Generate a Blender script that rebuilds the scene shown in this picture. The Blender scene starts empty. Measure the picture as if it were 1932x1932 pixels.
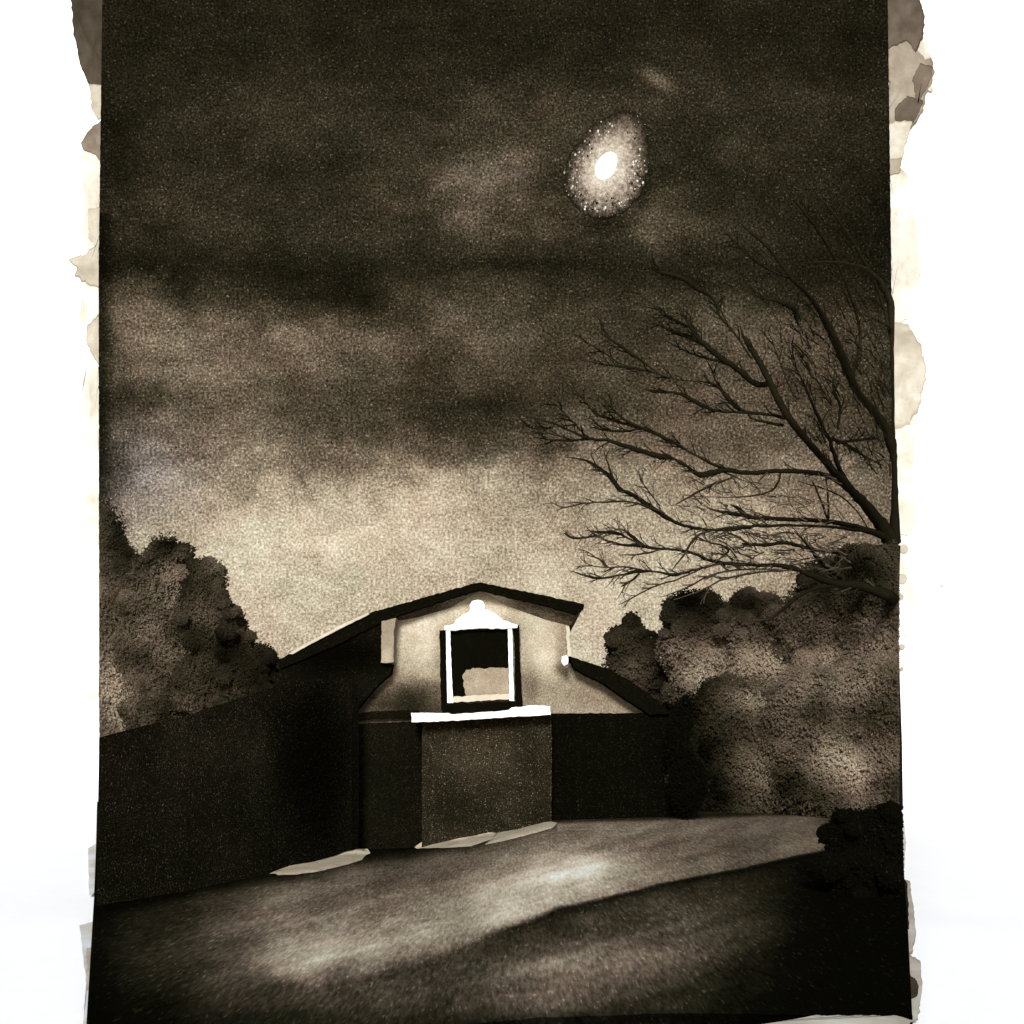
import bpy, bmesh, math, random
import numpy as np
from mathutils import Vector, noise

random.seed(7)
rng = np.random.default_rng(7)
scene = bpy.context.scene
COL = scene.collection

# ------------------------------------------------------------------ camera
F = 2070.0                     # focal length in units of 1/1932 of the picture width
HOR = 1400.0                   # horizon row
CH = 1.35                      # eye height
cam_d = bpy.data.cameras.new('camera')
cam = bpy.data.objects.new('camera', cam_d)
COL.objects.link(cam)
cam.location = (0, 0, CH)
cam.rotation_euler = (math.radians(90), 0, 0)
cam_d.sensor_width = 36
cam_d.lens = 36 * F / 1932
cam_d.shift_y = (HOR - 966) / 1932
cam_d.clip_end = 500
scene.camera = cam


def at(px, py, d):
    return Vector(((px - 966) / F * d, d, CH + (HOR - py) / F * d))


def on_plane(px, py, d0, k=0.0):
    u = (px - 966) / F
    return at(px, py, d0 / (1 - k * u))


# ------------------------------------------------------------------ colours
GAIN = 1.72
RAMP = [(0, (6, 6, 3)), (14, (15, 14, 8)), (36, (38, 35, 24)), (60, (65, 58, 45)), (90, (99, 87, 74)),
        (120, (131, 116, 99)), (160, (173, 159, 138)), (200, (211, 199, 176)), (232, (239, 232, 214)), (255, (255, 255, 252))]


def lin(c):
    c = c / 255.0
    return c / 12.92 if c <= 0.04045 else ((c + 0.055) / 1.055) ** 2.4


def new_mat(name):
    m = bpy.data.materials.new(name)
    m.use_nodes = True
    nt = m.node_tree
    nt.nodes.clear()
    return m, nt


def ink_material(name, base=None, attr=False, grain=40.0, grain_scale=(1, 1, 1), mottle=1.2, mottle_amt=0.25,
                 grain_amt=0.30, spots=(), gain=None, tint=None, tint0=(0.96, 1.0, 0.96, 1), rough=0.95, speck=0.12):
    """sepia ink wash: a tone (0..1) broken up by slow mottling and fine paper grain, turned into ink colours"""
    m, nt = new_mat(name)
    N, L = nt.nodes, nt.links
    out = N.new('ShaderNodeOutputMaterial')
    bs = N.new('ShaderNodeBsdfPrincipled')
    bs.inputs['Roughness'].default_value = rough
    bs.inputs['Specular IOR Level'].default_value = 0.0
    L.new(bs.outputs[0], out.inputs[0])
    tc = N.new('ShaderNodeTexCoord')

    def math_(op, a, b=None, clamp=False):
        n = N.new('ShaderNodeMath')
        n.operation = op
        n.use_clamp = clamp
        for i, v in enumerate((a, b)):
            if v is None:
                continue
            if isinstance(v, (int, float)):
                n.inputs[i].default_value = v
            else:
                L.new(v, n.inputs[i])
        return n.outputs[0]

    def mapped(s):
        mp = N.new('ShaderNodeMapping')
        mp.inputs['Scale'].default_value = s
        L.new(tc.outputs['Object'], mp.inputs[0])
        return mp.outputs[0]

    def noise_(scale, detail, vec, rough_=0.55, dist=0.0):
        n = N.new('ShaderNodeTexNoise')
        n.inputs['Scale'].default_value = scale
        n.inputs['Detail'].default_value = detail
        n.inputs['Roughness'].default_value = rough_
        n.inputs['Distortion'].default_value = dist
        L.new(vec, n.inputs['Vector'])
        return n
    gv = mapped(grain_scale)
    if attr:
        a = N.new('ShaderNodeAttribute')
        a.attribute_name = 'tone'
        tone = a.outputs['Fac']
    else:
        v = N.new('ShaderNodeValue')
        v.outputs[0].default_value = base / 255.0
        tone = v.outputs[0]
    for (p, r, delta) in spots:
        # an ink stain, a washed-out place, also glow and shade painted on the gable wall: position, half sizes, change of tone
        sub = N.new('ShaderNodeVectorMath')
        sub.operation = 'SUBTRACT'
        wob = noise_(2.5, 3, tc.outputs['Object'])
        wm = N.new('ShaderNodeVectorMath')
        wm.operation = 'MULTIPLY_ADD'
        L.new(wob.outputs['Color'], wm.inputs[0])
        wm.inputs[1].default_value = (0.35 * r[0], 0, 0.35 * r[2])
        L.new(tc.outputs['Object'], wm.inputs[2])
        L.new(wm.outputs[0], sub.inputs[0])
        sub.inputs[1].default_value = (p[0] + 0.175 * r[0], p[1], p[2] + 0.175 * r[2])
        dv = N.new('ShaderNodeVectorMath')
        dv.operation = 'DIVIDE'
        L.new(sub.outputs[0], dv.inputs[0])
        dv.inputs[1].default_value = r
        ln = N.new('ShaderNodeVectorMath')
        ln.operation = 'LENGTH'
        L.new(dv.outputs[0], ln.inputs[0])
        mr = N.new('ShaderNodeMapRange')
        mr.interpolation_type = 'SMOOTHSTEP'
        mr.inputs['From Min'].default_value = 1.0
        mr.inputs['From Max'].default_value = 0.15
        mr.inputs['To Min'].default_value = 0.0
        mr.inputs['To Max'].default_value = delta / 255.0
        L.new(ln.outputs['Value'], mr.inputs['Value'])
        tone = math_('ADD', tone, mr.outputs[0])
    mo = noise_(mottle, 5, mapped((1, 1, 1)), 0.6, 0.4)
    mo = math_('SUBTRACT', mo.outputs['Fac'], 0.5)
    f = math_('ADD', math_('MULTIPLY', mo, 2 * mottle_amt), 1.0)
    g1 = noise_(grain, 2, gv, 0.7)
    g = math_('SUBTRACT', g1.outputs['Fac'], 0.5)
    soft = math_('SUBTRACT', 1.15, tone)
    f = math_('ADD', f, math_('MULTIPLY', math_('MULTIPLY', g, soft), 4.2 * grain_amt))
    tone = math_('MULTIPLY', tone, f)
    # lighter flecks where the pigment missed the tooth of the paper
    g2 = noise_(grain * 1.35, 1, gv, 0.5)
    fl = N.new('ShaderNodeMapRange')
    fl.inputs['From Min'].default_value = 0.63
    fl.inputs['From Max'].default_value = 0.74
    fl.inputs['To Max'].default_value = speck
    L.new(g2.outputs['Fac'], fl.inputs['Value'])
    room = math_('SUBTRACT', 1.0, math_('MULTIPLY', tone, 1.0), True)
    tone = math_('ADD', tone, math_('MULTIPLY', math_('MULTIPLY', fl.outputs[0], room), math_('ADD', tone, 0.16)), True)
    cr = N.new('ShaderNodeValToRGB')
    el = cr.color_ramp.elements
    gn = gain or GAIN
    for i, (pos, c) in enumerate(RAMP):
        e = el[i] if i < 2 else el.new(pos / 255.0)
        e.position = pos / 255.0
        e.color = [min(0.92, lin(x) / gn) for x in c] + [1]
    L.new(tone, cr.inputs[0])
    # warm / olive drift of the pigment
    hn = noise_(mottle * 0.8, 3, mapped((1, 1, 1)))
    mx = N.new('ShaderNodeMix')
    mx.data_type = 'RGBA'
    mx.blend_type = 'MULTIPLY'
    hr = N.new('ShaderNodeValToRGB')
    hr.color_ramp.elements[0].position = 0.35
    hr.color_ramp.elements[0].color = tint0
    hr.color_ramp.elements[1].position = 0.65
    hr.color_ramp.elements[1].color = (1.0, 0.955, 0.925, 1) if tint is None else tint
    L.new(hn.outputs['Fac'], hr.inputs[0])
    mx.inputs['Factor'].default_value = 1.0
    L.new(cr.outputs[0], mx.inputs['A'])
    L.new(hr.outputs[0], mx.inputs['B'])
    col = mx.outputs['Result']
    if attr == 'cool':
        a2 = N.new('ShaderNodeAttribute')
        a2.attribute_name = 'cool'
        m2 = N.new('ShaderNodeMix')
        m2.data_type = 'RGBA'
        m2.blend_type = 'MULTIPLY'
        L.new(a2.outputs['Fac'], m2.inputs['Factor'])
        L.new(col, m2.inputs['A'])
        m2.inputs['B'].default_value = (0.86, 0.96, 1.22, 1)
        col = m2.outputs['Result']
    L.new(col, bs.inputs['Base Color'])
    bp = N.new('ShaderNodeBump')
    bp.inputs['Strength'].default_value = 0.15
    bp.inputs['Distance'].default_value = 0.01
    L.new(g1.outputs['Fac'], bp.inputs['Height'])
    L.new(bp.outputs[0], bs.inputs['Normal'])
    return m


# ------------------------------------------------------------------ object helpers
def tag(o, label=None, cat=None, group=None, kind=None):
    if label: o['label'] = label
    if cat: o['category'] = cat
    if group: o['group'] = group
    if kind: o['kind'] = kind
    return o


def mesh_obj(name, verts, faces, mat, parent=None, tones=None, cools=None, smooth=False):
    me = bpy.data.meshes.new(name)
    me.from_pydata([tuple(v) for v in verts], [], faces)
    me.validate()
    if tones is not None:
        at_ = me.attributes.new('tone', 'FLOAT', 'POINT')
        at_.data.foreach_set('value', np.asarray(tones, dtype=np.float32) / 255.0)
    if cools is not None:
        at_ = me.attributes.new('cool', 'FLOAT', 'POINT')
        at_.data.foreach_set('value', np.asarray(cools, dtype=np.float32))
    me.materials.append(mat)
    if smooth:
        me.polygons.foreach_set('use_smooth', [True] * len(me.polygons))
    me.update()
    o = bpy.data.objects.new(name, me)
    COL.objects.link(o)
    if parent is not None:
        o.parent = parent
        o.matrix_parent_inverse = parent.matrix_basis.inverted()
    return o


def empty(name, loc):
    o = bpy.data.objects.new(name, None)
    o.empty_display_size = 0.3
    COL.objects.link(o)
    o.location = loc
    return o


def wobble(pts, step=9.0, amp=0.7, seed=0):
    """hand-cut outline: split each side and shake the points a little"""
    out = []
    n = len(pts)
    for i in range(n):
        a, b = pts[i], pts[(i + 1) % n]
        L_ = math.hypot(b[0] - a[0], b[1] - a[1])
        k = max(1, int(L_ / step))
        for j in range(k):
            t = j / k
            if amp > 0 and j == 0 and k > 1:
                pass
            x, y = a[0] + (b[0] - a[0]) * t, a[1] + (b[1] - a[1]) * t
            nx = noise.noise(Vector((x * 0.11, y * 0.11, seed))) * amp
            ny = noise.noise(Vector((x * 0.11, y * 0.11, seed + 31))) * amp
            nx += 0.55 * amp * noise.noise(Vector((x * 0.6, y * 0.6, seed + 5)))
            ny += 0.55 * amp * noise.noise(Vector((x * 0.6, y * 0.6, seed + 50)))
            out.append((x + nx, y + ny))
    return out


def prism(name, pts, d0, thick, mat, parent=None, k=0.0, amp=0.7, step=4.0, back=None):
    """solid with the given outline on its front plane, running back by thick metres"""
    p = wobble(pts, step, amp * 1.9, seed=len(pts) + d0)
    bm = bmesh.new()
    fr = [bm.verts.new(on_plane(x, y, d0, k)) for x, y in p]
    bk = [bm.verts.new(v.co + Vector((0, thick, 0))) for v in fr]
    bm.faces.new(fr)
    bm.faces.new(bk[::-1])
    n = len(fr)
    for i in range(n):
        bm.faces.new((fr[i], bk[i], bk[(i + 1) % n], fr[(i + 1) % n]))
    bmesh.ops.recalc_face_normals(bm, faces=bm.faces)
    bmesh.ops.triangulate(bm, faces=[f for f in bm.faces if len(f.verts) > 4])
    me = bpy.data.meshes.new(name)
    bm.to_mesh(me)
    bm.free()
    me.materials.append(mat)
    o = bpy.data.objects.new(name, me)
    COL.objects.link(o)
    if parent is not None:
        o.parent = parent
        o.matrix_parent_inverse = parent.matrix_basis.inverted()
    return o


def interp(x, xs, ys):
    return float(np.interp(x, xs, ys))


def smooth01(t):
    t = max(0.0, min(1.0, t))
    return t * t * (3 - 2 * t)


def cubic_table(xs, ys, T):
    """smooth sampler of a small table"""
    xs, ys, T = np.array(xs, float), np.array(ys, float), np.array(T, float)

    def f(x, y):
        i = int(np.clip(np.searchsorted(xs, x) - 1, 0, len(xs) - 2))
        j = int(np.clip(np.searchsorted(ys, y) - 1, 0, len(ys) - 2))
        u = smooth01((x - xs[i]) / (xs[i + 1] - xs[i])) * 0.5 + 0.5 * max(0, min(1, (x - xs[i]) / (xs[i + 1] - xs[i])))
        v = smooth01((y - ys[j]) / (ys[j + 1] - ys[j])) * 0.5 + 0.5 * max(0, min(1, (y - ys[j]) / (ys[j + 1] - ys[j])))
        return (T[j, i] * (1 - u) + T[j, i + 1] * u) * (1 - v) + (T[j + 1, i] * (1 - u) + T[j + 1, i + 1] * u) * v
    return f


def fbm(x, y, z, s, oct_=4):
    return noise.fractal(Vector((x * s, y * s, z)), 0.9, 2.0, oct_)


# ------------------------------------------------------------------ light
SUN_EL = 27
sun_d = bpy.data.lights.new('sun', 'SUN')
sun_d.energy = 5.0
sun_d.angle = math.radians(14)
sun_d.color = (1.0, 0.99, 0.965)
sun = bpy.data.objects.new('sun', sun_d)
COL.objects.link(sun)
sun.rotation_euler = (math.radians(90 - SUN_EL), 0, math.radians(-6))
w = bpy.data.worlds.new('World')
scene.world = w
w.use_nodes = True
wn = w.node_tree
bg = wn.nodes['Background']
sk = wn.nodes.new('ShaderNodeTexSky')
sk.sky_type = 'NISHITA'
sk.sun_disc = False
sk.sun_elevation = math.radians(SUN_EL)
sk.sun_rotation = math.radians(180)
wn.links.new(sk.outputs[0], bg.inputs[0])
bg.inputs[1].default_value = 0.11
scene.view_settings.view_transform = 'Standard'
scene.view_settings.look = 'None'
scene.view_settings.exposure = 0.0
scene.view_settings.gamma = 1.0
try:
    scene.view_settings.use_curve_mapping = False
except Exception:
    pass
scene.cycles.max_bounces = 4
scene.cycles.diffuse_bounces = 2

# ------------------------------------------------------------------ paper
DS = 26.0                       # distance of the sky sheet
PF = -0.085                     # height of the paper under the scene
pm, nt = new_mat('white_paper')
N, L = nt.nodes, nt.links
out = N.new('ShaderNodeOutputMaterial'); bs = N.new('ShaderNodeBsdfPrincipled')
L.new(bs.outputs[0], out.inputs[0])
tc = N.new('ShaderNodeTexCoord'); nn = N.new('ShaderNodeTexNoise'); nn.inputs['Scale'].default_value = 6; nn.inputs['Detail'].default_value = 6
L.new(tc.outputs['Object'], nn.inputs['Vector'])
cr = N.new('ShaderNodeValToRGB')
cr.color_ramp.elements[0].color = (0.90, 0.89, 0.87, 1); cr.color_ramp.elements[1].color = (0.94, 0.935, 0.925, 1)
L.new(nn.outputs['Fac'], cr.inputs[0]); L.new(cr.outputs[0], bs.inputs['Base Color'])
bs.inputs['Roughness'].default_value = 0.9; bs.inputs['Specular IOR Level'].default_value = 0.1
bp = N.new('ShaderNodeBump'); bp.inputs['Strength'].default_value = 0.1
L.new(nn.outputs['Fac'], bp.inputs['Height']); L.new(bp.outputs[0], bs.inputs['Normal'])

prof = [(-8.0, PF)] + [(DS - 1.4 + 1.5 * math.sin(a), PF + 1.5 - 1.5 * math.cos(a)) for a in np.linspace(0, math.pi / 2, 14)] + [(DS + 0.1, 24.0)]
vs, fs = [], []
xs = (-26.0, 0.0, 26.0)
for (y, z) in prof:
    for x in xs:
        vs.append((x, y, z))
n1 = len(vs)
for (y, z) in prof:
    for x in xs:
        vs.append((x, y + 0.02, z - 0.03))
m = len(xs)
for i in range(len(prof) - 1):
    for j in range(m - 1):
        a = i * m + j
        fs.append((a, a + 1, a + 1 + m, a + m))
        fs.append((n1 + a, n1 + a + m, n1 + a + 1 + m, n1 + a + 1))
for i in range(len(prof) - 1):
    a = i * m; fs.append((a, a + m, n1 + a + m, n1 + a))
    a = i * m + m - 1; fs.append((a, n1 + a, n1 + a + m, a + m))
for j in range(m - 1):
    fs.append((j, n1 + j, n1 + j + 1, j + 1))
    a = (len(prof) - 1) * m + j; fs.append((a, a + 1, n1 + a + 1, n1 + a))
paper = mesh_obj('paper_sheet', vs, fs, pm, smooth=False)
tag(paper, 'white watercolour paper, its bare margins stained with ink left and right of the dark scene', 'paper')

stain_m = ink_material('margin_ink', attr=True, grain=9, mottle=1.3, mottle_amt=0.30, grain_amt=0.06, speck=0.0, gain=1.5, tint=(0.93, 0.95, 0.99, 1), tint0=(0.92, 0.96, 1.0, 1))
_layer = [0]


def stain(pts, tone, rim=None, tone2=None, amp=2.6, floor=False, step=5.0):
    """one dried ink blot with a darker tide line; tone2 is the tone at its lower end"""
    _layer[0] += 1
    rim = tone * 0.80 if rim is None else rim + (tone - rim) * 0.35
    tone2 = tone if tone2 is None else tone2
    if tone >= 222:
        rim, amp = tone - 3, min(amp, 1.6)
    p = wobble(pts, step, amp, seed=_layer[0] * 3.7)
    p = [(x + 0.5 * amp * noise.noise(Vector((x * .45, y * .45, _layer[0]))), y) for x, y in p]
    cx = sum(q[0] for q in p) / len(p); cy = sum(q[1] for q in p) / len(p)
    y0 = min(q[1] for q in p); y1 = max(q[1] for q in p)

    def pos(x, y):
        if floor:
            d = (CH - PF - 0.004 - 0.0005 * (_layer[0] % 50)) * F / (y - HOR)
            return at(x, y, d)
        return at(x, y, DS + 0.09 - 0.0012 * _layer[0])
    rings = (0.0, 0.35, 0.6, 0.8, 0.90, 0.965, 1.0)
    V, T, Fc = [pos(cx, cy)], [tone], []
    n = len(p)
    for r in rings[1:]:
        for (x, y) in p:
            X, Y = cx + (x - cx) * r, cy + (y - cy) * r
            V.append(pos(X, Y))
            t = tone + (tone2 - tone) * (Y - y0) / max(1, (y1 - y0))
            t += 14 * noise.noise(Vector((X * .05, Y * .05, _layer[0])))
            T.append(rim if r > 0.95 else t)
    for j in range(n):
        Fc.append((0, 1 + (j + 1) % n, 1 + j))
        for k in range(len(rings) - 2):
            a = 1 + k * n + j; b = 1 + k * n + (j + 1) % n
            Fc.append((a, b, b + n, a + n))
    return mesh_obj('ink_stain', V, Fc, stain_m, paper, tones=T)


# left margin
stain([(152, 530), (186, 530), (188, 700), (186, 790), (158, 790), (154, 700), (150, 640)], 240, 225)
stain([(160, 780), (188, 780), (188, 900), (186, 1030), (162, 1020), (154, 960), (158, 860)], 242, 225)
stain([(155, 285), (192, 285), (192, 560), (160, 540), (150, 470), (160, 400), (152, 330)], 226, 196)
stain([(133, -6), (205, -6), (200, 205), (182, 208), (170, 165), (150, 120), (139, 60)], 62, 70, 84)
stain([(168, 158), (200, 160), (200, 215), (186, 226), (172, 205)], 190, 150)
stain([(192, 226), (166, 246), (153, 270), (156, 284), (176, 290), (192, 305)], 118, 90, 135)
stain([(166, 395), (188, 390), (186, 470), (168, 450)], 205, 180)
stain([(131, 487), (160, 480), (178, 466), (188, 440), (188, 545), (165, 536), (142, 520), (146, 508)], 196, 130, 188, amp=4)
stain([(166, 612), (188, 592), (190, 690), (174, 672), (163, 640)], 186, 140, 200)
stain([(168, 700), (186, 690), (188, 860), (170, 820)], 224, 200)
stain([(160, 1290), (187, 1275), (187, 1330), (166, 1318)], 238, 214)
stain([(158, 935), (186, 930), (190, 1000), (168, 985)], 226, 196)
stain([(176, 1400), (192, 1392), (192, 1500), (178, 1498)], 244, 222)
# right margin
stain([(1676, 290), (1712, 330), (1728, 420), (1738, 520), (1712, 600), (1686, 620)], 232, 214)
stain([(1680, 780), (1728, 790), (1722, 900), (1738, 985), (1712, 1010), (1684, 1005)], 228, 205)
stain([(1690, 1000), (1728, 1030), (1742, 1090), (1722, 1115), (1735, 1160), (1716, 1200), (1690, 1200)], 240, 222)
stain([(1680, 605), (1712, 612), (1738, 650), (1748, 700), (1738, 760), (1716, 802), (1684, 812)], 196, 176, 208, amp=4)
stain([(1674, 70), (1735, 74), (1757, 102), (1764, 140), (1748, 178), (1740, 215), (1716, 246), (1676, 250)], 150, 118, 160, amp=4)
stain([(1730, 74), (1750, 80), (1758, 108), (1745, 112), (1733, 96)], 216, 190)
stain([(1688, 205), (1712, 180), (1742, 190), (1732, 220), (1708, 246), (1690, 250)], 104, 70, 90, amp=4)
stain([(1735, 118), (1756, 124), (1760, 140), (1744, 175), (1730, 196), (1722, 150)], 108, 84, 112, amp=4)
stain([(1670, -6), (1735, -6), (1745, 30), (1741, 74), (1728, 98), (1712, 78), (1672, 92)], 84, 66, 108)
stain([(1676, 232), (1722, 228), (1712, 262), (1702, 300), (1670, 305), (1660, 268)], 214, 176, amp=4)
stain([(1676, 300), (1702, 298), (1699, 326), (1680, 332)], 170, 120)
for (x, y, r, t) in ((1756, 168, 5, 205), (1705, 1036, 9, 190), (1702, 1092, 10, 190), (1698, 1126, 7, 180), (1778, 1102, 4, 235), (1702, 1220, 6, 190), (1701, 1262, 4, 170)):
    stain([(x + r * math.cos(a), y + r * math.sin(a)) for a in np.linspace(0, 5.6, 9)], t, t - 60, amp=1)
# the blots beside the ground, on the paper that lies under it
stain([(1690, 1560), (1707, 1560), (1709, 1590), (1706, 1640), (1690, 1640)], 235, 205, floor=True, amp=1.5)
stain([(1700, 1655), (1716, 1662), (1722, 1700), (1728, 1760), (1722, 1800), (1706, 1800)], 190, 150, 214, floor=True, amp=2)
stain([(1700, 1650), (1711, 1664), (1714, 1700), (1715, 1752), (1700, 1760)], 44, 34, floor=True, amp=1.5)
stain([(1712, 1800), (1736, 1812), (1740, 1860), (1732, 1925), (1712, 1930)], 200, 160, floor=True, amp=3)
stain([(1712, 1838), (1726, 1846), (1733, 1862), (1730, 1880), (1714, 1888)], 70, 36, floor=True, amp=3)
stain([(150, 1745), (176, 1740), (176, 1930), (158, 1935), (162, 1850)], 240, 222, floor=True, amp=2)
stain([(163, 1790), (176, 1785), (174, 1860), (164, 1868)], 205, 170, floor=True, amp=2)
stain([(166, 1600), (184, 1590), (184, 1680), (168, 1690)], 238, 212, floor=True, amp=2)
stain([(990, 1924), (1300, 1914), (1690, 1916), (1716, 1922), (1716, 1950), (990, 1950)], 205, 170, floor=True, amp=2)

# ------------------------------------------------------------------ sky
sx = [185, 260, 340, 490, 640, 790, 880, 940, 1040, 1140, 1240, 1340, 1440, 1540, 1640, 1700]
sy = [-20, 60, 130, 200, 260, 320, 380, 440, 500, 545, 590, 640, 700, 760, 820, 860, 900, 960, 1020, 1100, 1200, 1300, 1500]
ST = [
    [34, 36, 38, 38, 36, 38, 40, 40, 38, 38, 42, 42, 40, 38, 32, 28],
    [30, 34, 36, 36, 36, 38, 38, 38, 36, 36, 38, 38, 36, 34, 30, 26],
    [28, 34, 40, 42, 40, 38, 38, 40, 40, 42, 46, 44, 40, 36, 32, 30],
    [28, 38, 50, 58, 54, 50, 54, 58, 66, 62, 60, 54, 50, 54, 50, 42],
    [28, 40, 48, 50, 50, 54, 64, 68, 70, 60, 52, 50, 50, 48, 42, 32],
    [30, 42, 44, 42, 46, 60, 100, 96, 60, 48, 46, 48, 50, 44, 36, 28],
    [32, 46, 52, 52, 50, 60, 92, 94, 60, 52, 58, 50, 46, 38, 30, 24],
    [30, 42, 52, 52, 48, 54, 66, 72, 66, 62, 80, 60, 44, 34, 28, 22],
    [24, 30, 34, 34, 36, 40, 44, 46, 44, 42, 46, 42, 38, 34, 30, 26],
    [60, 84, 58, 44, 38, 48, 56, 58, 54, 46, 48, 46, 48, 48, 44, 40],
    [74, 98, 84, 72, 52, 68, 84, 78, 66, 56, 66, 72, 72, 68, 62, 50],
    [60, 102, 112, 112, 98, 84, 88, 84, 68, 58, 70, 88, 88, 78, 68, 52],
    [56, 98, 112, 110, 88, 66, 72, 68, 60, 64, 70, 78, 80, 76, 64, 48],
    [46, 62, 88, 100, 66, 56, 60, 56, 62, 76, 84, 84, 80, 72, 60, 46],
    [60, 96, 98, 108, 96, 70, 62, 70, 84, 100, 100, 96, 88, 80, 66, 52],
    [70, 118, 122, 116, 110, 104, 98, 104, 118, 118, 112, 106, 98, 92, 82, 66],
    [86, 140, 148, 140, 146, 160, 160, 152, 146, 134, 128, 124, 118, 118, 104, 88],
    [110, 148, 160, 178, 188, 184, 176, 168, 162, 156, 156, 164, 164, 156, 130, 104],
    [120, 150, 168, 192, 198, 192, 184, 178, 172, 168, 168, 172, 172, 164, 140, 110],
    [140, 160, 178, 194, 188, 182, 182, 182, 184, 184, 184, 184, 180, 174, 150, 120],
    [140, 160, 178, 182, 180, 182, 190, 190, 194, 192, 190, 188, 180, 174, 150, 120],
    [140, 160, 178, 180, 180, 182, 190, 190, 194, 192, 190, 188, 180, 174, 150, 120],
    [140, 160, 178, 180, 180, 182, 190, 190, 194, 192, 190, 188, 180, 174, 150, 120]]
skyf = cubic_table(sx, sy, ST)


def sky_tone(x, y):
    wx = x + 46 * fbm(x, y, 3.1, 0.006) + 22 * fbm(x, y, 13.1, 0.03)
    wy = y + 24 * fbm(x, y, 9.4, 0.006) + 14 * fbm(x, y, 19.4, 0.03)
    t = skyf(wx, wy)
    t *= 1 + (0.22 - 0.12 * smooth01((y - 850) / 100)) * fbm(x, y * 1.9, 5.5, 0.013, 6) + 0.08 * fbm(x, y * 1.3, 8.5, 0.05, 4)

    def blob(cx, cy, rx, ry, a, ang=0.0):
        dx, dy = x - cx, y - cy
        c, s = math.cos(ang), math.sin(ang)
        u, v = (dx * c + dy * s) / rx, (-dx * s + dy * c) / ry
        return a * math.exp(-(u * u + v * v))
    t += blob(1245, 152, 34, 15, 62, 0.5)
    t += blob(1225, 430, 30, 40, 20)
    t += blob(1060, 845, 34, 14, -34) + blob(900, 770, 90, 26, -16, -0.2)
    t += blob(640, 555, 60, 34, -9) + blob(560, 518, 90, 12, -6) + blob(330, 515, 60, 14, -12)
    t += blob(1270, 520, 70, 12, -14, 0.25) + blob(980, 500, 160, 13, -14)
    t += blob(700, 570, 40, 26, -7) + blob(345, 555, 26, 30, -18)
    t += blob(575, 915, 8, 34, -34, -0.5) + blob(470, 930, 10, 26, -10, 0.4)
    t += blob(1150, 425, 60, 18, -26) + blob(1210, 345, 14, 60, -18)
    t += blob(560, 1000, 90, 70, 14) + blob(850, 930, 90, 40, 6)
    e = x - interp(y, [0, 500, 1390], [193, 186, 187])
    if y > 400:
        t *= 0.45 + 0.55 * smooth01(e / 34 + 0.25 * fbm(x, y, 1, 0.03))
    t *= 0.66 + 0.32 * min(1, max(0, t) / 180)
    t *= 1 - 0.17 * smooth01((x - 1150) / 450) * smooth01((y - 850) / 100)
    t *= 1 - 0.05 * smooth01((y - 850) / 100)
    return max(10, t)


def cool_f(x, y):
    c = math.exp(-((x - 250) / 120) ** 2 - ((y - 890) / 90) ** 2)
    c += 0.5 * math.exp(-((x - 900) / 120) ** 2 - ((y - 320) / 110) ** 2) * 0.3
    return min(1, c)


sky_m = ink_material('ink_sky', attr='cool', grain=17, mottle=0.9, mottle_amt=0.10, grain_amt=0.8, speck=0.7)
NX, NY = 300, 310
vs, ts, cs, fs = [], [], [], []
for j in range(NY + 1):
    y = -14 + (1545 + 14) * j / NY
    xl = interp(y, [0, 500, 1390, 1545], [193, 186, 187, 187])
    xr = interp(y, [0, 600, 1000, 1530], [1675, 1683, 1690, 1698])
    for i in range(NX + 1):
        x = xl + (xr - xl) * i / NX
        if i in (0, NX):
            x += 0.9 * noise.noise(Vector((y * 0.11, i, 0)))
        vs.append(at(x, y, DS)); ts.append(sky_tone(x, y)); cs.append(cool_f(x, y))
nf = len(vs)
for j in range(NY):
    for i in range(NX):
        a = j * (NX + 1) + i
        fs.append((a, a + NX + 1, a + NX + 2, a + 1))
# thickness of the sheet: back and rims
rim = [i for i in range(NX + 1)] + [j * (NX + 1) + NX for j in range(1, NY + 1)] + \
      [NY * (NX + 1) + i for i in range(NX - 1, -1, -1)] + [j * (NX + 1) for j in range(NY - 1, 0, -1)]
for r in rim:
    vs.append(vs[r] + Vector((0, 0.02, 0))); ts.append(ts[r]); cs.append(0)
for q in range(len(rim)):
    q2 = (q + 1) % len(rim)
    fs.append((rim[q], rim[q2], nf + q2, nf + q))
fs.append(tuple(nf + q for q in range(len(rim))))
sky = mesh_obj('sky', vs, fs, sky_m, tones=ts, cools=cs, smooth=False)
tag(sky, kind='structure', label='dark brown clouded night sky brightening to beige above the house')

# ------------------------------------------------------------------ moon
moon = empty('moon', at(1145, 318, DS - 0.06))
tag(moon, 'white oval moon with a speckled pale halo in the dark upper sky', 'moon')
mm, nt = new_mat('moon_light')
out = nt.nodes.new('ShaderNodeOutputMaterial'); em = nt.nodes.new('ShaderNodeEmission')
em.inputs[0].default_value = (1, 0.99, 0.97, 1); em.inputs[1].default_value = 1.4
nt.links.new(em.outputs[0], out.inputs[0])
vs, fs = [at(1144, 312.5, DS - 0.10)], []
K_ = 40
for r, off in ((0.5, -0.095), (0.85, -0.07), (1.0, -0.045)):
    for k in range(K_):
        a = 2 * math.pi * k / K_
        u, v = 18.5 * math.cos(a) * r, 28.5 * math.sin(a) * r
        u *= 1 + 0.05 * math.sin(3 * a)
        c, s = math.cos(0.50), math.sin(0.50)
        vs.append(at(1144 + u * c - v * s * -1 * -1 + 0, 312.5 + u * s + v * c, DS + off))
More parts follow.
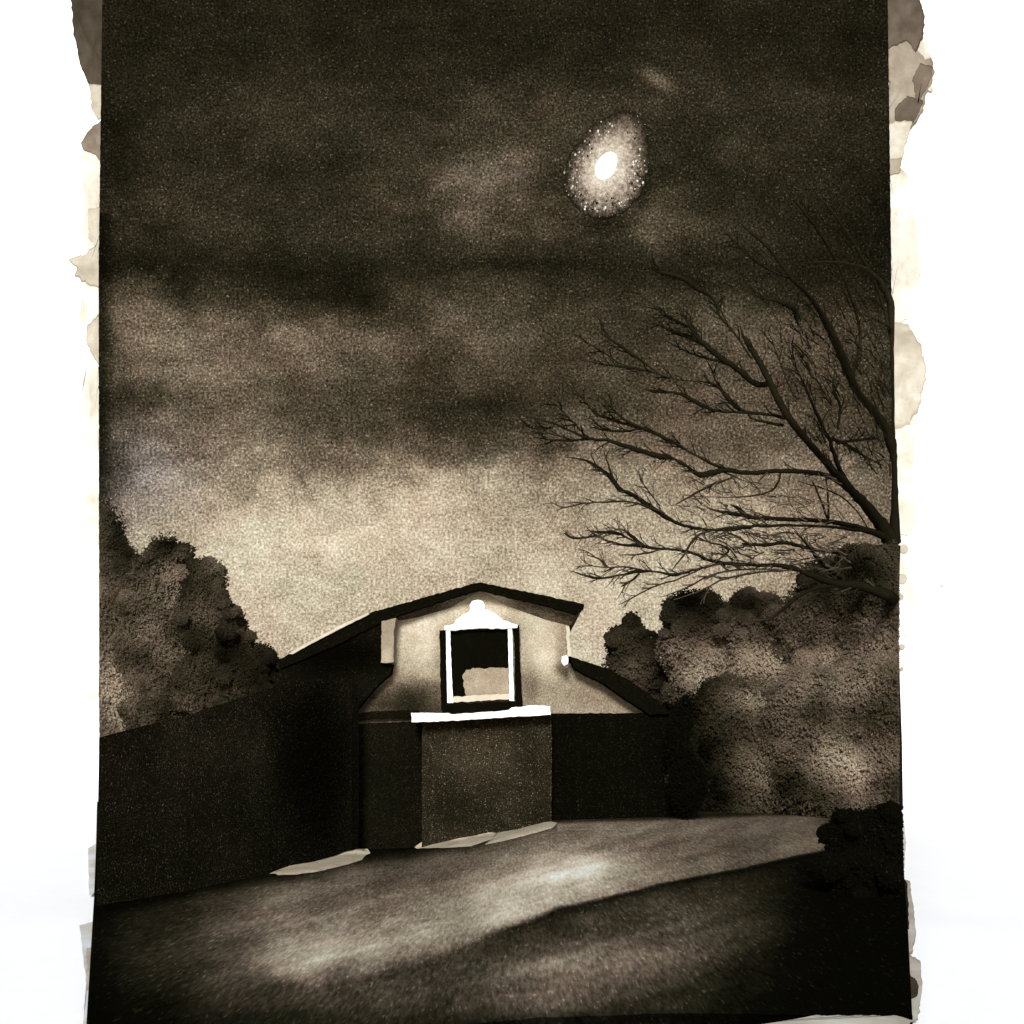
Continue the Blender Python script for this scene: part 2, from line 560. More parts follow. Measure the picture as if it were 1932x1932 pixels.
for k in range(K_):
    k2 = (k + 1) % K_
    fs.append((0, 1 + k, 1 + k2))
    for q in range(2):
        fs.append((1 + q * K_ + k, 1 + (q + 1) * K_ + k, 1 + (q + 1) * K_ + k2, 1 + q * K_ + k2))
mesh_obj('disc', vs, fs, mm, moon, smooth=True)

halo_m = ink_material('halo_ink', attr=True, grain=18, mottle=4.0, mottle_amt=0.25, grain_amt=0.5, speck=0.5, tint=(0.95, 0.94, 1.0, 1), tint0=(0.94, 0.96, 1.0, 1))
vs, ts, fs = [], [], []
R_, K_ = 26, 110
HC = (1144, 317)


def halo_radius(a):           # picture angle, y down
    r = 87 - 9 * math.cos(2 * (a + 1.25) + math.pi) * -1 * -1
    r += 22 * math.exp(-((((a + 1.05 + math.pi) % (2 * math.pi)) - math.pi) / 0.42) ** 2)
    r += -10 * math.exp(-((((a + 2.3 + math.pi) % (2 * math.pi)) - math.pi) / 0.6) ** 2)
    return r + 4 * noise.noise(Vector((math.cos(a) * 6, math.sin(a) * 6, 2)))


def halo_tone(r, a):
    base = interp(r, [0, .3, .42, .55, .66, .78, .9, 1.0], [206, 200, 186, 158, 126, 94, 56, 32])
    low = max(0, math.sin(a + 0.35))
    base += 22 * low * math.exp(-((r - 0.8) / .15) ** 2) * 1.2
    return base


for j in range(R_ + 1):
    for k in range(K_):
        a = 2 * math.pi * k / K_
        r = j / R_
        rr = halo_radius(a) * r
        x, y = HC[0] + rr * math.cos(a), HC[1] + rr * math.sin(a)
        vs.append(at(x, y, DS - 0.012 - 0.03 * (1 - r * r)))
        ts.append(halo_tone(r, a) * (1 + 0.35 * noise.noise(Vector((x * .14, y * .14, 4))) * smooth01((r - .3) / .3)) if r < 0.999 else sky_tone(x, y) * 0.7)
for j in range(R_):
    for k in range(K_):
        a, b = j * K_ + k, j * K_ + (k + 1) % K_
        fs.append((a, a + K_, b + K_, b) if j else (a, a + K_, b + K_))


def dot(x, y, d, s, t, V, T, Fc):
    """small raised fleck of body colour"""
    c0 = len(V)
    V.append(at(x, y, d - 0.012)); T.append(t)
    n = 6
    st = random.uniform(1, 1.7)
    for k in range(n):
        a = 2 * math.pi * k / n
        V.append(at(x + s * math.cos(a), y + s * st * math.sin(a), d)); T.append(t)
    for k in range(n):
        Fc.append((c0, c0 + 1 + k, c0 + 1 + (k + 1) % n))


for q in range(620):
    a = random.uniform(0, 2 * math.pi)
    r = min(0.98, max(0.42, random.gauss(0.76, 0.13)))
    if math.sin(a) < -0.2 and random.random() < 0.45: continue
    rr = halo_radius(a) * r
    x, y = HC[0] + rr * math.cos(a), HC[1] + rr * math.sin(a)
    dot(x, y, DS - 0.03, random.choice([0.6, 0.8, 1.0, 1.3, 2.0]), random.choice([90, 120, 150, 180, 215, 245, 30, 40, 50]), vs, ts, fs)
mesh_obj('halo', vs, fs, halo_m, moon, tones=ts)

# ------------------------------------------------------------------ ground
BX = [150, 350, 510, 660, 790, 915, 1040, 1060, 1270, 1450, 1600, 1730]
BY = [1714, 1682, 1648, 1614, 1600, 1577, 1550, 1547, 1540, 1533, 1530, 1530]
BD = [8.95, 10.13, 11.44, 13.05, 13.6, 13.6, 13.6, 13.9, 14.2, 15.5, 16.5, 16.5]
BZ = [CH - (y - HOR) / F * d for y, d in zip(BY, BD)]


def zg(x, y):
    px = x / y * F + 966
    db, zb = interp(px, BX, BD), interp(px, BX, BZ)
    s = max(0.0, min(1.0, (y - 4.5) / (db - 4.5)))
    return zb * smooth01(s) - 0.072 * (1 - smooth01(s)) + 0.02 * noise.noise(Vector((x * .8, y * .5, 0))) * (1 - abs(2 * s - 1))


gx = [150, 300, 430, 560, 700, 840, 980, 1050, 1120, 1260, 1400, 1540, 1720]
gy = [1530, 1560, 1590, 1620, 1650, 1680, 1710, 1750, 1790, 1830, 1880, 1932]
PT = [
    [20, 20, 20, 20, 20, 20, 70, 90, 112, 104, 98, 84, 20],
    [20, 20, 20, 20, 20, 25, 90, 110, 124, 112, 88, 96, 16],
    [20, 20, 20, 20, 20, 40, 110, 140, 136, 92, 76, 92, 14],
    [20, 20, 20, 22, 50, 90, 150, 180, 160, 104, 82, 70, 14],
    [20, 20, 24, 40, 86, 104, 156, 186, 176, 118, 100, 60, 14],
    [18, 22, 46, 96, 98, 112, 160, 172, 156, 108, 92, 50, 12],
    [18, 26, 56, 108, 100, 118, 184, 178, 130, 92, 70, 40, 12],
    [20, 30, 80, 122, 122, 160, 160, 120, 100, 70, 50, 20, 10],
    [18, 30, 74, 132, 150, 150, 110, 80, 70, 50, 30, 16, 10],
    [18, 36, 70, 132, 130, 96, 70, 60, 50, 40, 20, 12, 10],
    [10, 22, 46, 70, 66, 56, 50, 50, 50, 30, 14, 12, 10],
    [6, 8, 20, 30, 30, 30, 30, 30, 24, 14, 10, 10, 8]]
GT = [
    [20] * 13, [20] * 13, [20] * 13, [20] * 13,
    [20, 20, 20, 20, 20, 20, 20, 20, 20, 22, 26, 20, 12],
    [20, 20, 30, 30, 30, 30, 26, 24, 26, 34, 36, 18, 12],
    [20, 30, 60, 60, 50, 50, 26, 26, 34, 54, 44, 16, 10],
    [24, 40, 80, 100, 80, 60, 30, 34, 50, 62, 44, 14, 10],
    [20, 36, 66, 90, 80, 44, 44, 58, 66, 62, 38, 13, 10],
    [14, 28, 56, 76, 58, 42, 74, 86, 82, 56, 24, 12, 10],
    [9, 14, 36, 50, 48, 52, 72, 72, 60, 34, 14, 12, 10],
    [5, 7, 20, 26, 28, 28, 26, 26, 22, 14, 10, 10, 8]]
pf, gf = cubic_table(gx, gy, PT), cubic_table(gx, gy, GT)
EX = [150, 300, 430, 560, 700, 840, 980, 1050, 1120, 1260, 1400, 1500, 1560, 1730]
EY = [1760, 1790, 1830, 1852, 1838, 1794, 1742, 1716, 1698, 1664, 1638, 1615, 1604, 1590]
EW = [60, 60, 55, 45, 44, 36, 24, 15, 8, 3, 3, 3, 4, 4]


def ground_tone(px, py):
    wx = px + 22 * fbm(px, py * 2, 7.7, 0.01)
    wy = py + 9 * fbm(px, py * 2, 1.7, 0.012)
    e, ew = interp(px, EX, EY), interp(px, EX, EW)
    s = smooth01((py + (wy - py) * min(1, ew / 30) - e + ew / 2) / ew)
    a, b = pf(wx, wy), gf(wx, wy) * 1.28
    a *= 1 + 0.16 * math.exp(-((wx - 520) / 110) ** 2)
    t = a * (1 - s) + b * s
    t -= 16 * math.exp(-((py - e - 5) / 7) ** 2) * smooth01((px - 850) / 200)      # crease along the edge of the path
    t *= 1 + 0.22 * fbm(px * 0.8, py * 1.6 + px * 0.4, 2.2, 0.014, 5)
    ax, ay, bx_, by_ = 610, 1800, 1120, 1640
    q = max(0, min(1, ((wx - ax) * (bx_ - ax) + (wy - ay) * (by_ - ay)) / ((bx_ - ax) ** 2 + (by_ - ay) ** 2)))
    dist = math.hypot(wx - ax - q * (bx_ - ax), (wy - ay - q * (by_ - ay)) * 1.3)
    t += (28 + 10 * q) * math.exp(-(dist / 30) ** 2) * (1 - s)  # band of light along the snowy path, put into the tone
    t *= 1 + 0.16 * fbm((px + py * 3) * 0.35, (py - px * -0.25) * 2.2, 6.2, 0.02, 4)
    # darker line at the foot of the walls
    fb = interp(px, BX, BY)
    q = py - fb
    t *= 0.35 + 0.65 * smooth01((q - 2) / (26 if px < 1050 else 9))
    # darker towards the sheet's left edge
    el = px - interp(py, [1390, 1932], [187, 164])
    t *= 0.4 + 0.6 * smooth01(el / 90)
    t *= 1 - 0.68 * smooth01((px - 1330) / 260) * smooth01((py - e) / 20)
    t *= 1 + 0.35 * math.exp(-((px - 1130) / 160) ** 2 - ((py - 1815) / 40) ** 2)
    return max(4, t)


def edge_l(py): return interp(py, [1390, 1600, 1700, 1932], [186, 181, 177, 163])
def edge_r(py): return interp(py, [1500, 1532, 1650, 1750, 1932], [1698, 1700, 1706, 1713, 1722])


def ground_sheet(rows, lift, mat, name, lo=None, thick=0.05):
    """rows: distances; every row runs from the left to the right cut of the sheet"""
    V, T, Fc = [], [], []
    M = 220
    for d in rows:
        for i in range(M + 1):
            t = i / M
            px = 165 + (1720 - 165) * t
            py = HOR + (CH - zg((px - 966) / F * d, d)) / d * F
            px = edge_l(py) + (edge_r(py) - edge_l(py)) * t
            dd = d
            if lo is not None:
                dd = lo(px, d)
            elif d == rows[0]:
                pyf = interp(px, [150, 800, 1000, 1300, 1700], [1960, 1942, 1927, 1918, 1920]) + 1.5 * noise.noise(Vector((px * .03, 0, 0)))
                dd = (CH + 0.072) / (pyf - HOR) * F
            x = (px - 966) / F * dd
            z = zg(x, dd)
            py = HOR + (CH - z) / dd * F
            V.append(Vector((x, dd, z + lift)))
            T.append(ground_tone(px, min(py, 1932)))
    R = len(rows)
    for j in range(R - 1):
        for i in range(M):
            a = j * (M + 1) + i
            Fc.append((a, a + 1, a + M + 2, a + M + 1))
    if thick:
        n0 = len(V)
        ring = [i for i in range(M + 1)] + [j * (M + 1) + M for j in range(1, R)] + [(R - 1) * (M + 1) + i for i in range(M - 1, -1, -1)] + [j * (M + 1) for j in range(R - 2, 0, -1)]
        for r in ring:
            V.append(Vector((V[r].x, V[r].y, min(V[r].z - 0.01, PF + 0.012)))); T.append(14)
        for q in range(len(ring)):
            q2 = (q + 1) % len(ring)
            Fc.append((ring[q], n0 + q, n0 + q2, ring[q2]))
    return mesh_obj(name, V, Fc, mat, tones=T, smooth=True)


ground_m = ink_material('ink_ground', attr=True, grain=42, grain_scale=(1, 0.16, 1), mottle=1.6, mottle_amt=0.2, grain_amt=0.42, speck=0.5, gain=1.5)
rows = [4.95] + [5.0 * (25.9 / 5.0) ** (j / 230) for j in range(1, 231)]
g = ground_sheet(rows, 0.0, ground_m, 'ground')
tag(g, kind='structure', label='dark rough ground falling away in front of the house')

# the path is a thin pale sheet of snow on the ground, its light band painted in, from the foot of the walls to its own diagonal edge
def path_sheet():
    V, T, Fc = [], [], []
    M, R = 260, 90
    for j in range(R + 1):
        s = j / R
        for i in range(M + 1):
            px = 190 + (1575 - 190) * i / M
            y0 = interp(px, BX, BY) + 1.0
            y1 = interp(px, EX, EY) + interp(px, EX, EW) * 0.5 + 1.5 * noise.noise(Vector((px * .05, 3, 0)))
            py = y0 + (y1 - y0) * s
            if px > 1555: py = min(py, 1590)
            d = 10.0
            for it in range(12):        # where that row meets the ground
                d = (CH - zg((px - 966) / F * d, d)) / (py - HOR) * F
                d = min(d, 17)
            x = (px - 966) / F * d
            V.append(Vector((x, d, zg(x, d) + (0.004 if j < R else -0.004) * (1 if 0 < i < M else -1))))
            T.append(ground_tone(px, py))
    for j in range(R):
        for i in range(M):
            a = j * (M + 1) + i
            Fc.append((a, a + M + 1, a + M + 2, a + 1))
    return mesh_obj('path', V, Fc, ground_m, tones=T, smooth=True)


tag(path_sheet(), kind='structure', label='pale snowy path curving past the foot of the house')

# ------------------------------------------------------------------ snow heaps
snow_m = ink_material('pale_snow', base=168, grain=60, mottle=4, mottle_amt=0.22, grain_amt=0.3, speck=0.3, gain=1.42)


def heap(pts, label, h=0.05):
    P = wobble(pts, 6, 1.0, seed=pts[0][0])
    cx = sum(p[0] for p in P) / len(P); cy = sum(p[1] for p in P) / len(P)
    V, Fc = [], []

    def g_(x, y, up):
        d = 13.0
        for it in range(14):
            d = min(17, (CH - zg((x - 966) / F * d, d)) / (y - HOR) * F)
        db = interp(x, BX, BD) - 0.03
        d = min(d, db)
        X = (x - 966) / F * d
        return Vector((X, d, CH + (HOR - y) / F * d + up))
    prof_ = [(0, 1.0), (0.4, 0.95), (0.7, 0.75), (0.9, 0.4), (1.0, -0.25)]
    V.append(g_(cx, cy, h * 0.6)); n = len(P)
    for r, hh in prof_[1:]:
        for (x, y) in P:
            V.append(g_(cx + (x - cx) * r, cy + (y - cy) * r, h * hh * 0.6))
    for k in range(n):
        k2 = (k + 1) % n
        Fc.append((0, 1 + k2, 1 + k))
        for q in range(len(prof_) - 2):
            a, b = 1 + q * n + k, 1 + q * n + k2
            Fc.append((a, b, b + n, a + n))
    o = mesh_obj('snow_patch', V, Fc, snow_m, smooth=True)
    return tag(o, label, 'snow patch', 'snow patches along the foot of the walls')


heap([(508, 1647), (540, 1636), (590, 1628), (640, 1614), (672, 1602), (694, 1600), (699, 1608), (688, 1622), (650, 1634), (600, 1646), (550, 1652), (520, 1653)],
     'long narrow pale snow patch lying apart at the foot of the dark garden wall')
heap([(782, 1597), (800, 1584), (840, 1576), (890, 1570), (944, 1569), (930, 1584), (890, 1598), (840, 1601), (790, 1602)],
     'bright snow patch under the left half of the grey bay')
heap([(936, 1573), (975, 1566), (1010, 1557), (1040, 1549), (1056, 1552), (1046, 1562), (1012, 1572), (970, 1583), (930, 1592), (910, 1596)],
     'duller snow patch under the right half of the grey bay, ending at its corner')

# ------------------------------------------------------------------ house
KH = 0.10
D = 14.0
house = empty('house', on_plane(905, 1575, D, KH))
tag(house, 'small gabled house with one lit pale gable wall around a black sash window', 'house')


def H(px, py, d=D): return tuple(on_plane(px, py, d, KH))


def sp(px, py, rx, ry, delta, d=D):
    p = H(px, py, d)
    return (p, (rx / F * d, 3.0, ry / F * d), delta)


wall_m = ink_material('pale_wall', base=150, grain=48, mottle=2.6, mottle_amt=0.24, grain_amt=0.45, speck=0.5, spots=[sp(700, 1300, 60, 60, 20),  # glow around the window and shade lower down, painted into the wall
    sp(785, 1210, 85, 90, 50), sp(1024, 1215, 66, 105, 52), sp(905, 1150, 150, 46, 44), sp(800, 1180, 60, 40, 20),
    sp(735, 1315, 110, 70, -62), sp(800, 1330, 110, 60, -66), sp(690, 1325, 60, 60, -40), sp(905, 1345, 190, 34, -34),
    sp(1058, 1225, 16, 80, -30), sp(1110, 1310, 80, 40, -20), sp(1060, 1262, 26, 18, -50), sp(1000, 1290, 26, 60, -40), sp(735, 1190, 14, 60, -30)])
dark_m = ink_material('black_wall', base=8, grain=55, mottle=1.4, mottle_amt=0.5, grain_amt=0.6, speck=1.0)
wing_m = ink_material('dark_wing', base=17, grain=55, mottle=1.4, mottle_amt=0.4, grain_amt=0.55, speck=0.8)
bay_m = ink_material('grey_bay', base=38, grain=55, mottle=2.4, mottle_amt=0.45, grain_amt=0.6, speck=1.4, spots=[
    sp(905, 1430, 110, 70, 16, 13.6), sp(850, 1530, 70, 50, -12, 13.6), sp(1020, 1540, 50, 50, -8, 13.6)])
roof_m = ink_material('black_roof', base=13, grain=50, mottle=2, mottle_amt=0.3, grain_amt=0.4, speck=0.5)
rake_m = ink_material('roof_edge', base=14, grain=50, mottle=2, mottle_amt=0.3, grain_amt=0.4, speck=0.5)
white_m = ink_material('white_paint', base=255, grain=50, mottle=3, mottle_amt=0.02, grain_amt=0.03, speck=0, gain=1.08)
cream_m = ink_material('cream_paint', base=216, grain=60, mottle=6, mottle_amt=0.14, grain_amt=0.12, speck=0)
black_m = ink_material('black_frame', base=13, grain=50, mottle=3, mottle_amt=0.4, grain_amt=0.3, speck=0.3)
curtain_m = ink_material('beige_curtain', base=150, grain=70, mottle=5, mottle_amt=0.22, grain_amt=0.3, speck=0.3, gain=1.5)

# upper wall: raised gable with the low side aisles' ends
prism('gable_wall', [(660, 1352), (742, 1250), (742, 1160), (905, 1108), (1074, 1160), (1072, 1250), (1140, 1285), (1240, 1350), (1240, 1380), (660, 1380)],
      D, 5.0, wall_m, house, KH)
# lower walls
prism('lower_wall', [(655, 1366), (800, 1360), (800, 1640), (655, 1650)], 13.85, 3.0, wing_m, house, KH)
prism('side_wall', [(1036, 1346), (1262, 1345), (1268, 1400), (1268, 1580), (1036, 1580)], 13.82, 3.0, dark_m, house, KH)
prism('bay', [(796, 1352), (1041, 1346), (1041, 1585), (796, 1630)], 13.6, 0.5, bay_m, house, KH, amp=0.5)
prism('wall_moulding', [(660, 1350), (700, 1342), (790, 1339), (790, 1352), (700, 1356), (660, 1362)], 13.9, 0.2, wing_m, house, KH)
prism('ledge', [(776, 1345), (846, 1345), (850, 1348), (960, 1340), (965, 1335), (1000, 1331), (1038, 1332), (1039, 1348), (960, 1353), (860, 1359), (777, 1363)],
      13.35, 0.6, white_m, house, KH, amp=0.6)

# main roof: black front edge, boards under the overhang, and the slab behind
RK = 13.78
top = [(525, 1245), (560, 1226), (620, 1195), (700, 1155), (770, 1136), (850, 1113), (905, 1098), (960, 1110), (1030, 1124), (1103, 1140)]
low = [(1101, 1149), (1086, 1159), (1030, 1143), (960, 1127), (905, 1113), (850, 1129), (790, 1149), (722, 1172), (640, 1215), (527, 1262)]
prism('roof_edge', top + low, RK, 0.10, rake_m, house, KH, amp=0.8)
bm = bmesh.new()
lowr = list(reversed(low))
backw = [(527, 1268), (640, 1222), (722, 1180), (790, 1168), (850, 1150), (905, 1119), (960, 1143), (1030, 1168), (1078, 1180), (1083, 1176)]
F_ = [bm.verts.new(on_plane(x, y - 1.5, RK + 0.08, KH)) for x, y in lowr]
B_ = [bm.verts.new(on_plane(x, y + (0 if x > 905 else -4), D - 0.02, KH)) for x, y in backw]
C_ = [bm.verts.new(v.co + Vector((0, 5.2, 0))) for v in B_]
T_ = [bm.verts.new(on_plane(x, y + 1.5, RK + 0.08, KH)) for x, y in top]
E_ = [bm.verts.new(v.co + Vector((0, 6.2, 0))) for v in T_]
for i in range(len(F_) - 1):
    bm.faces.new((F_[i], B_[i], B_[i + 1], F_[i + 1]))
    bm.faces.new((B_[i], C_[i], C_[i + 1], B_[i + 1]))
    bm.faces.new((T_[i], T_[i + 1], E_[i + 1], E_[i]))
bmesh.ops.recalc_face_normals(bm, faces=bm.faces)
me = bpy.data.meshes.new('roof'); bm.to_mesh(me); bm.free()
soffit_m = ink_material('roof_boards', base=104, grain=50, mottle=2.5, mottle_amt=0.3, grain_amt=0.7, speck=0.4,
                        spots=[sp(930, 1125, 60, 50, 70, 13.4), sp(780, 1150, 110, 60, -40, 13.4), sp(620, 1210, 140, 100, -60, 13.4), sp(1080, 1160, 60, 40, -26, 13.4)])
me.materials.append(soffit_m)
roof = bpy.data.objects.new('roof', me); COL.objects.link(roof)
roof.parent = house; roof.matrix_parent_inverse = house.matrix_basis.inverted()
prism('snow_strip', [(545, 1233), (600, 1202), (650, 1176), (694, 1156), (697, 1159), (650, 1182), (600, 1208), (552, 1234)], RK - 0.03, 0.1, cream_m, house, KH, amp=0.4)
# left wing under the long slope of the roof
prism('wing', [(527, 1252), (620, 1206), (700, 1168), (724, 1168), (719, 1250), (742, 1254), (737, 1272), (715, 1290), (690, 1318), (664, 1350), (664, 1640), (520, 1660), (524, 1300)],
      13.82, 4.0, ink_material('wing_ink', base=17, grain=55, mottle=1.1, mottle_amt=0.4, grain_amt=0.55, speck=0.8, spots=[sp(600, 1480, 120, 260, -14, 13.6), sp(630, 1235, 150, 60, -18, 13.6)]), house, KH)
prism('corner_board', [(720, 1173), (748, 1166), (743, 1190), (742, 1249), (719, 1250)], 13.72, 0.3,
      ink_material('beige_board', base=150, grain=60, mottle=5, mottle_amt=0.2, grain_amt=0.2, spots=[sp(730, 1240, 20, 30, 30, 13.6)]), house, KH)
# right aisle roof
prism('aisle_roof', [(1074, 1238), (1110, 1250), (1150, 1263), (1195, 1288), (1240, 1322), (1266, 1347), (1226, 1348), (1186, 1322), (1140, 1290), (1084, 1262)],
      13.75, 4.0, rake_m, house, KH)
# window
win = bpy.data.objects.new('window', None); COL.objects.link(win)
win.location = on_plane(905, 1340, D, KH); win.parent = house; win.matrix_parent_inverse = house.matrix_basis.inverted()
prism('glass', [(846, 1182), (962, 1182), (964, 1316), (848, 1318)], 13.93, 0.04, black_m, win, KH, amp=0.3)
prism('curtain', [(874, 1290), (873, 1274), (880, 1264), (892, 1261), (960, 1259), (961, 1314), (890, 1317), (879, 1312)], 13.91, 0.03, curtain_m, win, KH, amp=1.4, step=5)
prism('frame', [(841, 1184), (849, 1184), (851, 1250), (854, 1311), (855, 1326), (844, 1326)], 13.86, 0.1, white_m, win, KH, amp=0.35)
prism('frame', [(958, 1184), (966, 1182), (968, 1250), (970, 1322), (961, 1322), (960, 1250)], 13.86, 0.1, white_m, win, KH, amp=0.35)
prism('bottom_rail', [(856, 1314), (960, 1309), (960, 1319), (856, 1325)], 13.87, 0.09, cream_m, win, KH, amp=1.2, step=5)
prism('shutter', [(829, 1190), (840, 1188), (842, 1327), (844, 1336), (832, 1338)], 13.9, 0.08, black_m, win, KH, amp=0.7)
prism('shutter', [(968, 1180), (980, 1180), (981, 1240), (986, 1330), (972, 1334), (971, 1240)], 13.9, 0.08, black_m, win, KH, amp=0.7)
prism('sill', [(834, 1329), (985, 1323), (986, 1337), (940, 1340), (834, 1345)], 13.88, 0.1, black_m, win, KH, amp=0.7)
prism('pediment', [(838, 1189), (839, 1181), (855, 1178), (862, 1168), (874, 1160), (884, 1155), (888, 1148), (886, 1141), (891, 1134), (900, 1131), (910, 1134),
                   (915, 1141), (914, 1149), (926, 1153), (938, 1160), (946, 1168), (966, 1176), (976, 1179), (976, 1184), (950, 1186), (900, 1185), (858, 1189)],
      13.84, 0.12, white_m, win, KH, amp=0.7, step=5)
prism('downpipe', [(1068, 1183), (1074, 1182), (1078, 1236), (1071, 1239), (1069, 1210)], 13.7, 0.06, cream_m, house, KH, amp=1.2, step=5)
prism('wall_lamp', [(1060, 1238), (1068, 1236), (1072, 1243), (1071, 1252), (1064, 1256), (1060, 1249)], 13.62, 0.1, white_m, house, KH, amp=0.6)

# ------------------------------------------------------------------ garden wall, coming down the slope towards the left
gw_m = ink_material('garden_wall_ink', base=27, grain=60, mottle=1.1, mottle_amt=0.75, grain_amt=0.7, speck=1.6, spots=[(tuple(at(600, 1450, 12.4)), (0.75, 1.6, 1.6), -22), (tuple(at(420, 1400, 10.7)), (0.7, 2, 0.5), 9)])
wp = [(x_, 6.869 / (0.3785 - (x_ - 966) / F)) for x_ in (181, 260, 350, 430, 510, 590, 664)]
wt = [1393, 1372, 1350, 1324, 1298, 1286, 1278]
bm = bmesh.new()
cols = []
NS = 60
for i in range(NS + 1):
    px = 187 + (664 - 187) * i / NS
    d = interp(px, [a for a, b in wp], [b for a, b in wp])
    tp = interp(px, [a for a, b in wp], wt) + 1.2 * noise.noise(Vector((px * .05, 0, 4)))
    pxb = px - 6 * (1 - i / NS) ** 3
    a = at(px, tp, d); x = (pxb - 966) / F * d
    b = Vector((x, d, zg(x, d) - 0.15))
    sd = Vector((0.05, 0.22, 0))
    cols.append([bm.verts.new(v) for v in (a, b, b + sd, a + sd)])
for i in range(NS):
    for q in range(4):
        bm.faces.new((cols[i][q], cols[i + 1][q], cols[i + 1][(q + 1) % 4], cols[i][(q + 1) % 4]))
bm.faces.new(cols[0]); bm.faces.new(cols[-1][::-1])
bmesh.ops.recalc_face_normals(bm, faces=bm.faces)
me = bpy.data.meshes.new('garden_wall'); bm.to_mesh(me); bm.free(); me.materials.append(gw_m)
gw = bpy.data.objects.new('garden_wall', me); COL.objects.link(gw)
tag(gw, 'long near-black wall running from the house down to the left edge', 'wall')

# ------------------------------------------------------------------ foliage
leaf_m = ink_material('ink_leaves', attr=True, grain=34, mottle=2, mottle_amt=0.16, grain_amt=0.35, speck=0.5, gain=1.42, tint=(1.0, 0.95, 0.95, 1))
core_m = ink_material('ink_leaf_core', attr=True, grain=30, mottle=2, mottle_amt=0.2, grain_amt=0.4, speck=0.5, gain=1.5)
bark_m = ink_material('ink_bark', attr=True, grain=60, mottle=4, mottle_amt=0.2, grain_amt=0.3, speck=0.2, gain=1.6)


def tube(V, Fc, T, pts, rad, tone, sides=6):
    """pts: Vectors, rad: radii, both same length"""
    base = len(V)
    n = len(pts)
    for i in range(n):
        tdir = (pts[min(i + 1, n - 1)] - pts[max(i - 1, 0)]).normalized()
        up = Vector((0, 1, 0)) if abs(tdir.y) < 0.9 else Vector((0, 0, 1))
        a = tdir.cross(up).normalized(); b = tdir.cross(a).normalized()
        for k in range(sides):
            an = 2 * math.pi * k / sides
            V.append(pts[i] + (a * math.cos(an) + b * math.sin(an)) * rad[i])
            T.append(tone if not isinstance(tone, list) else tone[i])
    for i in range(n - 1):
        for k in range(sides):
            k2 = (k + 1) % sides
            Fc.append((base + i * sides + k, base + i * sides + k2, base + (i + 1) * sides + k2, base + (i + 1) * sides + k))
    Fc.append(tuple(base + k for k in range(sides)))
    Fc.append(tuple(base + (n - 1) * sides + k for k in reversed(range(sides))))


